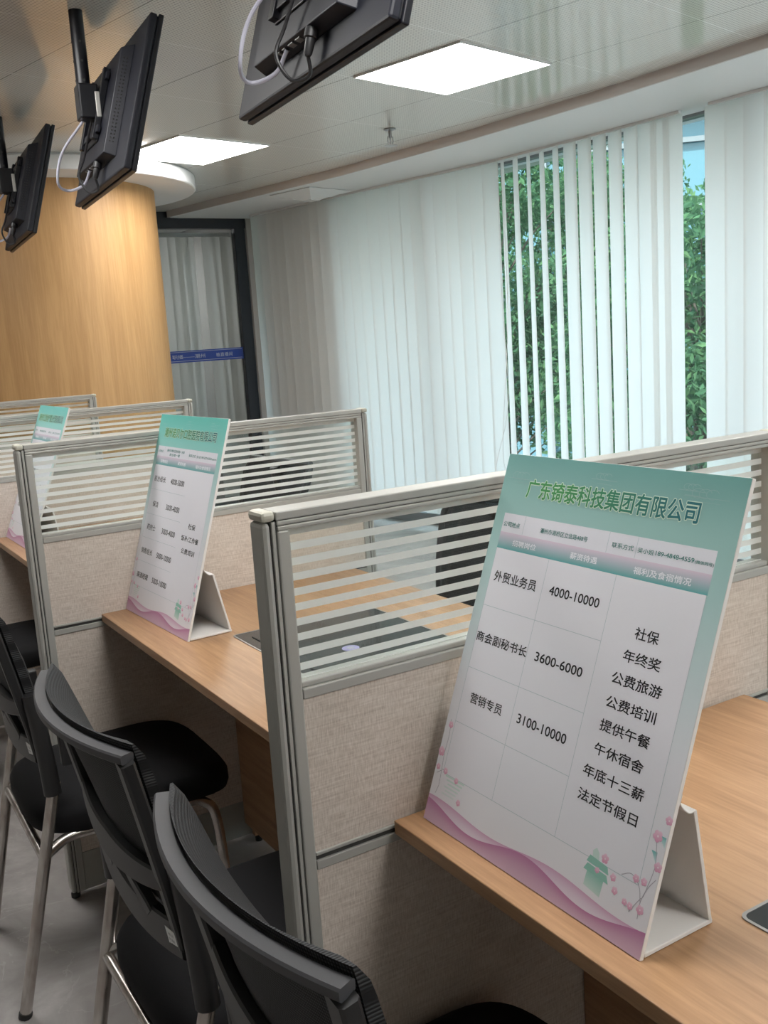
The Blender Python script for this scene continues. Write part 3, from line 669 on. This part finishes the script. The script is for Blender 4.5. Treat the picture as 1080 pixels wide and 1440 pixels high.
# ------------------------------------------------------------------ visitor chairs
def xe(z): return -.085 - .072 * max(0., (z - .5) / .39) ** 1.3
def cv(z): return .022 + .028 * max(0., min(1., (z - .6) / .29))
def hw(z): return .193 + (.220 - .193) * max(0., min(1., (z - .56) / .33))
def cf(z): return .050 * max(0., min(1., (z - .79) / .105)) ** 1.2 + .012
def SF(y, z, off=0.): return Vector((xe(z) - cv(z) * (1 - (y / .2275) ** 2) + off, y, z))
NX = lambda p: Vector((1, 0, 0))
def make_chair():
    o = empty('visitor_chair')
    # cushion
    def outl(s, z, ins):
        out = []
        for i in range(48):
            a = 2 * PI * i / 48; c_, s_ = math.cos(a), math.sin(a); e = 2 / 4.2
            x = .105 + (.235 - ins) * math.copysign(abs(c_) ** e, c_); hwid = .218 + .017 * c_
            out.append((x, (hwid - ins) * math.copysign(abs(s_) ** e, s_), z - (.012 * max(0, c_) ** 3)))
        return out
    b = MB().rings([outl(1, z, i) for z, i in ((.379, .020), (.384, .005), (.400, 0), (.422, .001), (.436, .009), (.443, .024), (.447, .06), (.449, .12))])
    b.build('seat', M['seat_fabric'], o, smooth=True)
    # plastic back frame
    f = MB()
    top = [SF(y, .886) for y in np.linspace(-.220, .220, 21)]; f.strip(top, .021, .013, lambda p: Vector((0, 0, 1)))
    bandm = f.build('top_band', M['lit_band_plastic'], o, smooth=True)
    f = MB()
    for s in (-1, 1):
        f.strip([SF(s * hw(z) * .965, z) for z in np.linspace(.880, .565, 14)], [.034 - .006 * k / 13 for k in range(14)], .020, NX)
    f.strip([SF(y, .570 + .020 * (y / .2) ** 2) for y in np.linspace(-.198, .198, 17)], .054, .018, NX)
    f.strip([SF(y, .668 + .022 * (y / .2) ** 2) for y in np.linspace(-.2, .2, 17)], [.030 + .022 * (1 - abs(q)) for q in np.linspace(-1, 1, 17)], .018, NX)
    for s in (-1, 1):
        f.strip([SF(s * (.052 + .045 * t ** 1.5), .660 - .070 * t) for t in np.linspace(0, 1, 8)], .026, .016, NX)
    f.build('back_frame', M['black_plastic'], o, smooth=True)
    # mesh cushion in front of the frame
    nu, nv = 22, 16; rs = []
    for k in range(nv + 1):
        z = .605 + (.902 - .605) * k / nv; r = []
        h = hw(z) * .985
        fr_ = []
        for i in range(nu + 1):
            s = i / nu * 2 - 1; y = s * h; ed = max(0, (abs(s) - .9) / .1); et = max(0, (k / nv - .9) / .1)
            fr_.append(Vector((max(SF(y, z, .0145).x, xe(z) - cf(z) * (1 - (y / .2275) ** 2) + .033 - .006 * ed ** 2 - .009 * et ** 2), y, z)))
        bk = [SF(q.y, z, .0135) for q in fr_[::-1]]
        rs.append(fr_ + bk)
    MB().rings(rs).build('back_mesh', M['mesh_fabric'], o, smooth=True)
    # steel frame
    def rear(s, z): return Vector((-.2 + .23 * z, s * (.200 + .02 * min(1, z / .5)), z))
    for s in (-1, 1):
        l = MB().tube([rear(s, z) for z in (.004, .2, .42, .52)], .0128, 12).build('leg', M['chrome'], o, smooth=True)
        MB().tube([rear(s, 0), rear(s, .012)], .0145, 12).build('foot_cap', M['black_rubber'], l, smooth=True)
        sl = MB(); pts = [rear(s, .495), Vector((-.090, s * .2185, .56)), Vector((-.097, s * .217, .64)), Vector((-.107, s * .215, .72))]
        sl.tube(smooth_path(pts, 5), [.0185 - .002 * (k / 15) for k in range(16)], 14); sl.build('leg_sleeve', M['black_plastic'], o, smooth=True)
        lug = MB(); mp = rear(s, .585); lug.box(mp.x + .004, mp.x + .05, mp.y - .012, mp.y + .012, .552, .64); lug.build('sleeve_lug', M['black_plastic'], o, bevel=.004)
        a = rear(s, .36); fp = smooth_path([a, (-.06, s * .190, .3745), (.02, s * .188, .3745), (.20, s * .188, .3735), (.252, s * .190, .360), (.276, s * .192, .314), (.285, s * .198, .16), (.292, s * .2, .004)], 6)
        l = MB().tube(fp, .0118, 12).build('leg', M['chrome'], o, smooth=True)
        MB().tube([(.292, s * .2, 0), (.2915, s * .2, .012)], .0138, 12).build('foot_cap', M['black_rubber'], l, smooth=True)
    b = MB().tube([rear(-1, .352), rear(1, .352)], .0105, 12); b.build('rear_stretcher', M['chrome'], o, smooth=True)
    b = MB().tube([(.17, -.188, .368), (.17, .188, .368)], .0105, 12); b.build('seat_stretcher', M['chrome'], o, smooth=True)
    MB().box(-.03, .28, -.19, .19, .372, .3795).build('seat_pan', M['black_plastic'], o, bevel=.003)
    # paper label on the lower bar
    lb = MB(); q = [(-.1905, .548), (-.1635, .548), (-.1635, .584), (-.1905, .584)]
    lb.add([SF(y, z + .018, -.0105) for y, z in q] + [SF(y, z + .018, -.0098) for y, z in q], [(0, 1, 2, 3), (7, 6, 5, 4), (0, 4, 5, 1), (1, 5, 6, 2), (2, 6, 7, 3), (3, 7, 4, 0)])
    lo = lb.build('paper_label', M['white_label'], o)
    t = MB()
    for s, z in (('人体工学', .5905), ('办公座椅', .5815), ('QC001', .573)):
        put_text(t, s, (0, .017, z, z + .0055), (0, 0, 0), lambda u, v, k: tuple(SF(-.1685 - u, v, -.0112)))
    t.build('lettering', M['ink'], lo)
    return o
ch = make_chair()
cl_ = [('black mesh back chair at the bottom edge, nearest of the row', -.228, 0., 0.),
       ('black mesh back chair second in the row, its label beside the nearer chair', .352, 0., 0.),
       ('black mesh back chair by the left edge, pushed in at the second desk', 1.20, -.006, -.02),
       ('black seat of a chair at the left edge beyond the second partition', 2.50, .0, .03)]
for k, (lab, y, x, rz) in enumerate(cl_):
    o = ch if k == 0 else copy_tree(ch)
    o.location = (x, y, 0); o.rotation_euler = (0, 0, rz); tag(o, lab, 'chair', 'visitor chairs along the desks')

# ------------------------------------------------------------------ task chairs on the window side
def make_task():
    o = empty('task_chair')
    nv = 14; nu = 16; rs = []
    for k in range(nv + 1):
        t = k / nv; z = .55 + .40 * t; h = .17 + .075 * t - .03 * max(0, t - .85) / .15; x0 = .22 + .10 * t * t
        fr_ = [Vector((x0 + .03 * (1 - (s * s)), s * h, z)) for s in np.linspace(-1, 1, nu + 1)]
        rs.append(fr_ + [p + Vector((.014, 0, 0)) for p in fr_[::-1]])
    MB().rings(rs).build('back_mesh', M['mesh_fabric'], o, smooth=True)
    f = MB()
    loop = []
    for k in range(nv + 1):
        t = k / nv; loop.append((.22 + .10 * t * t + .008, .17 + .075 * t - .03 * max(0, t - .85) / .15, .55 + .40 * t))
    full = loop + [(p[0], -p[1], p[2]) for p in loop[::-1]]; f.tube(full + [full[0]], .014, 8)
    f.tube([(.30, 0, .93), (.34, 0, .70), (.22, 0, .44), (.05, 0, .42)], .02, 8)
    f.build('back_frame', M['black_plastic'], o, smooth=True)
    def outl(z, i): return [(-.02 + (.235 - i) * math.copysign(abs(math.cos(a)) ** .5, math.cos(a)), (.245 - i) * math.copysign(abs(math.sin(a)) ** .5, math.sin(a)), z) for a in [2 * PI * q / 40 for q in range(40)]]
    MB().rings([outl(.425, .02), outl(.435, 0), outl(.47, 0), outl(.487, .02), outl(.492, .08)]).build('seat', M['seat_fabric'], o, smooth=True)
    for s in (-1, 1):
        a = MB().tube(smooth_path([(.05, s * .2, .42), (.05, s * .29, .44), (.05, s * .30, .60), (.05, s * .30, .655)], 5), .015, 8)
        a.build('arm', M['black_plastic'], o, smooth=True)
        MB().box(-.09, .16, s * .30 - .035, s * .30 + .035, .655, .685).build('armrest', M['black_plastic'], o, bevel=.01)
    MB().lathe([(.03, .10), (.03, .28), (.022, .28), (.022, .42), (.08, .42), (.08, .43)], 18).build('gas_lift', M['black_plastic'], o, smooth=True)
    b = MB()
    for k in range(5):
        a = 2 * PI * k / 5 + .3; b.strip([(.02 * math.cos(a), .02 * math.sin(a), .11), (.31 * math.cos(a), .31 * math.sin(a), .075)], [.06, .035], .03, lambda p: Vector((0, 0, 1)))
    b.build('star_base', M['black_plastic'], o, smooth=True)
    for k in range(5):
        a = 2 * PI * k / 5 + .3; c_ = Vector((.30 * math.cos(a), .30 * math.sin(a), .03)); t = Vector((-math.sin(a), math.cos(a), 0))
        MB().tube([c_ - t * .025, c_ + t * .025], .03, 14).build('caster', M['black_plastic'], o, smooth=True)
    return o
tc = make_task()
for k, (x, y, rz, lab) in enumerate(((.845, .985, .06, 'black mesh office chair behind the nearest striped glass, at the back of the second desk'), (.86, 2.40, .10, 'black office chair behind the second striped glass, at the back of the third desk'))):
    o = tc if k == 0 else copy_tree(tc)
    o.location = (x, y, 0); o.rotation_euler = (0, 0, rz); tag(o, lab, 'chair', 'office chairs on the window side')

# ------------------------------------------------------------------ hanging televisions
TW, TH, TT = .829, .477, .042; TILT = .2822; YAW = -.0811
def make_tv(pole_dx=-.075):
    o = empty('television')                                         # origin: centre of the back, turned so that +x is the screen side
    B = Matrix.Rotation(TILT, 4, 'Y')                               # local screen frame
    def bx(mb, n0, n1, w0, w1, u0, u1, mi=0): mb.box(n0, n1, w0, w1, u0, u1, mi, B)     # w = -y ... +y
    def bd(mb, name, m_, parent=o, **k): return mb.build(name, m_, parent, **k)
    b = MB(); bx(b, 0, TT * .55, -TW/2, TW/2, -TH/2, TH/2); shell = bd(b, 'back_shell', M['tv_black'], bevel=.006)
    b = MB(); bx(b, TT * .62, TT, -TW/2 - .002, TW/2 + .002, -TH/2 - .002, TH/2 + .002); bx(b, TT * .5, TT * .66, -TW/2 + .005, TW/2 - .005, -TH/2 + .005, TH/2 - .005); bd(b, 'bezel', M['tv_dark'], bevel=.003)
    b = MB(); bx(b, TT, TT + .0012, -TW/2 + .012, TW/2 - .012, -TH/2 + .012, TH/2 - .012); bd(b, 'screen', M['tv_screen'])
    # electronics housing on the back, with sloped ends
    b = MB(); h0, h1 = (-.265, .25), (-.150, .17)
    w0, w1, u0, u1, dp = -.245, .255, -.175, .185, .038
    pr = [(-w1, u0), (-w0, u0), (-w0, u1), (-w1, u1)]
    b.rings([[B @ Vector((.001, y, u)) for y, u in pr], [B @ Vector((-dp, y * .93, u * (.97 if u < 0 else .90))) for y, u in pr]])
    hs = bd(b, 'rear_housing', M['tv_black'], bevel=.003)
    # vent holes down the near end of the housing
    b = MB()
    for i in range(24):
        for j in range(2):
            u = -.13 + i * .0115; y = -w1 * (1 - .07 * (.4 + .25 * j)) - .0006; n_ = -dp * (.4 + .25 * j)
            bx(b, n_ - .002, n_ + .002, y - .0010, y + .001, u - .0018, u + .0018)
    bd(b, 'vent_holes', M['dark_gap'], hs)
    b = MB()
    for w_, hgt, m_ in ((-.02, .012, 0), (.02, .012, 0), (.06, .008, 0), (.09, .006, 0)): bx(b, -.030, -.016, w_ - hgt, w_ + hgt, u0 * .985 - .0015, u0 * .985 + .004)
    bd(b, 'ports', M['port'], hs)
    # mounting plate, rails
    b = MB(); bx(b, -dp - .006, -dp, -.11, .11, -.11, .11); mp = bd(b, 'mount_plate', M['tv_dark'], bevel=.002)
    for s in (-1, 1):
        b = MB(); bx(b, -dp - .022, -dp - .001, s * .10 - .014, s * .10 + .014, -.105, .13); bd(b, 'mount_rail', M['tv_dark'], bevel=.002)
    for u in (-.075, .10):
        b = MB(); bx(b, -dp - .016, -dp - .004, -.14, .14, u - .012, u + .012); bd(b, 'mount_bar', M['tv_black'], bevel=.002)
    # pole and tilt bracket
    px = -.088; py = -.075; top = ZC - TVZ - .0005
    b = MB(); b.box(px - .026, px + .040, py - .036, py + .036, -.022, .088); bd(b, 'tilt_bracket', M['tv_dark'], bevel=.006)
    b = MB(); b.box(px + .026, px + .041, py - .0405, py - .0345, -.018, .062); bd(b, 'lever', M['silver'], bevel=.002)
    b = MB().tube([(px, py, .02), (px, py, top)], .0225, 20); pl_ = bd(b, 'pole', M['tv_dark'], smooth=True)
    b = MB()
    for z in (.10, .16, .22): b.tube([(px - .0235, py, z), (px - .021, py, z)], .004, 8); b.tube([(px, py - .0235, z), (px, py - .021, z)], .004, 8)
    bd(b, 'bolt_holes', M['dark_gap'], pl_)
    # cables
    q = B @ Vector((-.024, -.06, u0 * .985)); q2 = B @ Vector((-.024, .05, u0 * .985))
    b = MB().tube(smooth_path([(px - .01, py + .01, -.021), (px - .075, .02, -.11), (px - .095, .05, -.20), q2 + Vector((-.07, .06, -.06)), q2 + Vector((-.02, .03, -.045)), q2 + Vector((.0, 0, -.002))], 8), .0048, 8)
    bd(b, 'white_cable', M['cable_white'], smooth=True)
    q = B @ Vector((-.024, -.09, u0 * .985)); dn = B.to_3x3() @ Vector((0, 0, -1))
    b = MB().tube(smooth_path([(px + .012, py - .015, -.021), (px - .012, -.02, -.13), q + Vector((-.05, .085, -.03)), q + Vector((-.03, .06, -.085)), q + Vector((-.005, .02, -.085)), q + dn * .05], 8), .0042, 8)
    bd(b, 'black_cable', M['cable_black'], smooth=True)
    b = MB().tube([q + dn * .055, q + dn * .05, q + dn * .02, q + dn * .018, q - dn * .001], [.006, .009, .011, .015, .015], 10); bd(b, 'plug', M['cable_black'], smooth=True)
    return o
kk = .84; C0 = Vector((-.4879, -1.0969, 1.406)); TVZ = C0.z + kk * (2.3465 - C0.z)
tv = make_tv()
for k, (x, y, lab) in enumerate(((.867, 1.279, 'black television hung from the ceiling at the top, cut by the frame'), (.851, 3.079, 'black television on a ceiling pole in front of the round wood column'), (.9115, 4.936, 'black television at the left edge, pole mostly out of view'))):
    o = tv if k == 0 else copy_tree(tv)
    o.location = (C0.x + kk * (x - C0.x), C0.y + kk * (y - C0.y), TVZ); o.rotation_euler = (0, 0, YAW); tag(o, lab, 'television', 'televisions hung from the ceiling')

# ------------------------------------------------------------------ outdoors: trees and the building opposite
GZ = -4.5
struct(MB().box(4.6, 60, -25, 60, GZ - .1, GZ).build('street', M['ground']))
def tree(x, y, top, rad, seed, label):
    g = np.random.default_rng(seed); o = empty('tree', (x, y, GZ)); tag(o, label, 'tree', 'street trees outside the window')
    H = top - GZ; b = MB()
    b.tube([(0, 0, 0), (.05, .03, H * .3), (-.05, .08, H * .55), (.05, 0, H * .8)], [.13, .10, .06, .025], 9)
    cl_pts = []
    for i in range(88):
        t = g.uniform(.5, .98) if i % 8 else g.uniform(.25, .5); a = g.uniform(0, 2 * PI); rr = rad * math.sin(PI * min(1, (t - .2) / .95)) ** .7 * g.uniform(.12, 1)
        c_ = np.array([rr * math.cos(a), rr * math.sin(a), H * t]); cl_pts.append((c_, g.uniform(.35, .62)))
        b.tube([(0, 0, H * t * .82), (c_[0] * .5, c_[1] * .5, H * t * .93), tuple(c_)], [.02, .012, .006], 5)
    b.build('trunk', M['bark'], o, smooth=True)
    V = []; n = 0; rnd = []
    for c_, r_ in cl_pts:
        m_ = 250; d = g.normal(size=(m_, 3)); d /= np.linalg.norm(d, axis=1)[:, None]
        p = c_ + d * (r_ * g.uniform(.3, 1.05, m_) ** .6)[:, None] * np.array([1, 1, .75])
        ax = g.normal(size=(m_, 3)) + d * .5 + np.array([0, 0, -.5]); ax /= np.linalg.norm(ax, axis=1)[:, None]
        sd = np.cross(ax, g.normal(size=(m_, 3))); sd /= np.linalg.norm(sd, axis=1)[:, None]; nn = np.cross(ax, sd)
        ln = g.uniform(.08, .15, m_)[:, None]; wd_ = ln * .42
        V.append(np.stack([p - ax * ln * .5, p + sd * wd_ * .5 + nn * ln * .06, p + ax * ln * .5, p - sd * wd_ * .5 + nn * ln * .06], 1).reshape(-1, 3))
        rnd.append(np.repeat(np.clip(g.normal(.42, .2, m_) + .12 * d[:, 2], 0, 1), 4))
    V = np.concatenate(V); rnd = np.concatenate(rnd); nf = len(V) // 4
    me = bpy.data.meshes.new('foliage'); me.from_pydata(V.tolist(), [], [(4 * i, 4 * i + 1, 4 * i + 2, 4 * i + 3) for i in range(nf)])
    at = me.attributes.new('Rnd', 'FLOAT', 'POINT'); at.data.foreach_set('value', rnd)
    me.materials.append(M['leaf']); fo = bpy.data.objects.new('foliage', me); COL.objects.link(fo); fo.parent = o
for args in ((8.0, 9.8, 3.9, 1.7, 1, 'leafy green tree behind the half open slats, at the cord side'),
             (8.0, 6.2, 2.7, 1.7, 2, 'leafy green tree filling the tall clear gap in the blinds'),
             (8.3, 2.2, 2.6, 1.6, 5, 'green tree mostly hidden by the closed slats at the right'),
             (11.9, 11.9, 4.1, 2.0, 3, 'farther green tree seen between the half open slats'),
             (12.2, 7.3, 3.1, 1.9, 4, 'farther green tree behind the one in the tall clear gap')):
    tree(*args)
bl = empty('office_building', (14.9, 14.9, GZ), .80); tag(bl, 'teal glass building across the street above the trees', 'building')
BH = 13.6
b = MB().box(0, 2, -10, 10, 0, BH); b.build('wall', M['facade_wall'], bl)
b = MB().box(-.06, -.01, -9.8, 9.8, .8, BH - .8); b.build('glazing', M['facade_teal'], bl)
b = MB()
for i in range(17): b.box(-.16, -.05, -9.8 + i * 1.2, -9.72 + i * 1.2, .8, BH - .8)
for z in (2.6, 4.2, 5.9, 6.5, 8.1, 9.4, 10.0, 11.9, 13.0): b.box(-.18, -.05, -9.8, 9.8, z, z + .10)
b.build('mullions', M['facade_frame'], bl)
b = MB()
for i in range(56): b.box(-.34, -.28, -9.9 + i * .355, -9.78 + i * .355, 10.35, 11.35)
b.box(-.5, -.04, -10, 10, 10.1, 10.35); b.box(-.36, -.26, -10, 10, 11.35, 11.45)
b.build('balcony_railing', M['facade_frame'], bl)
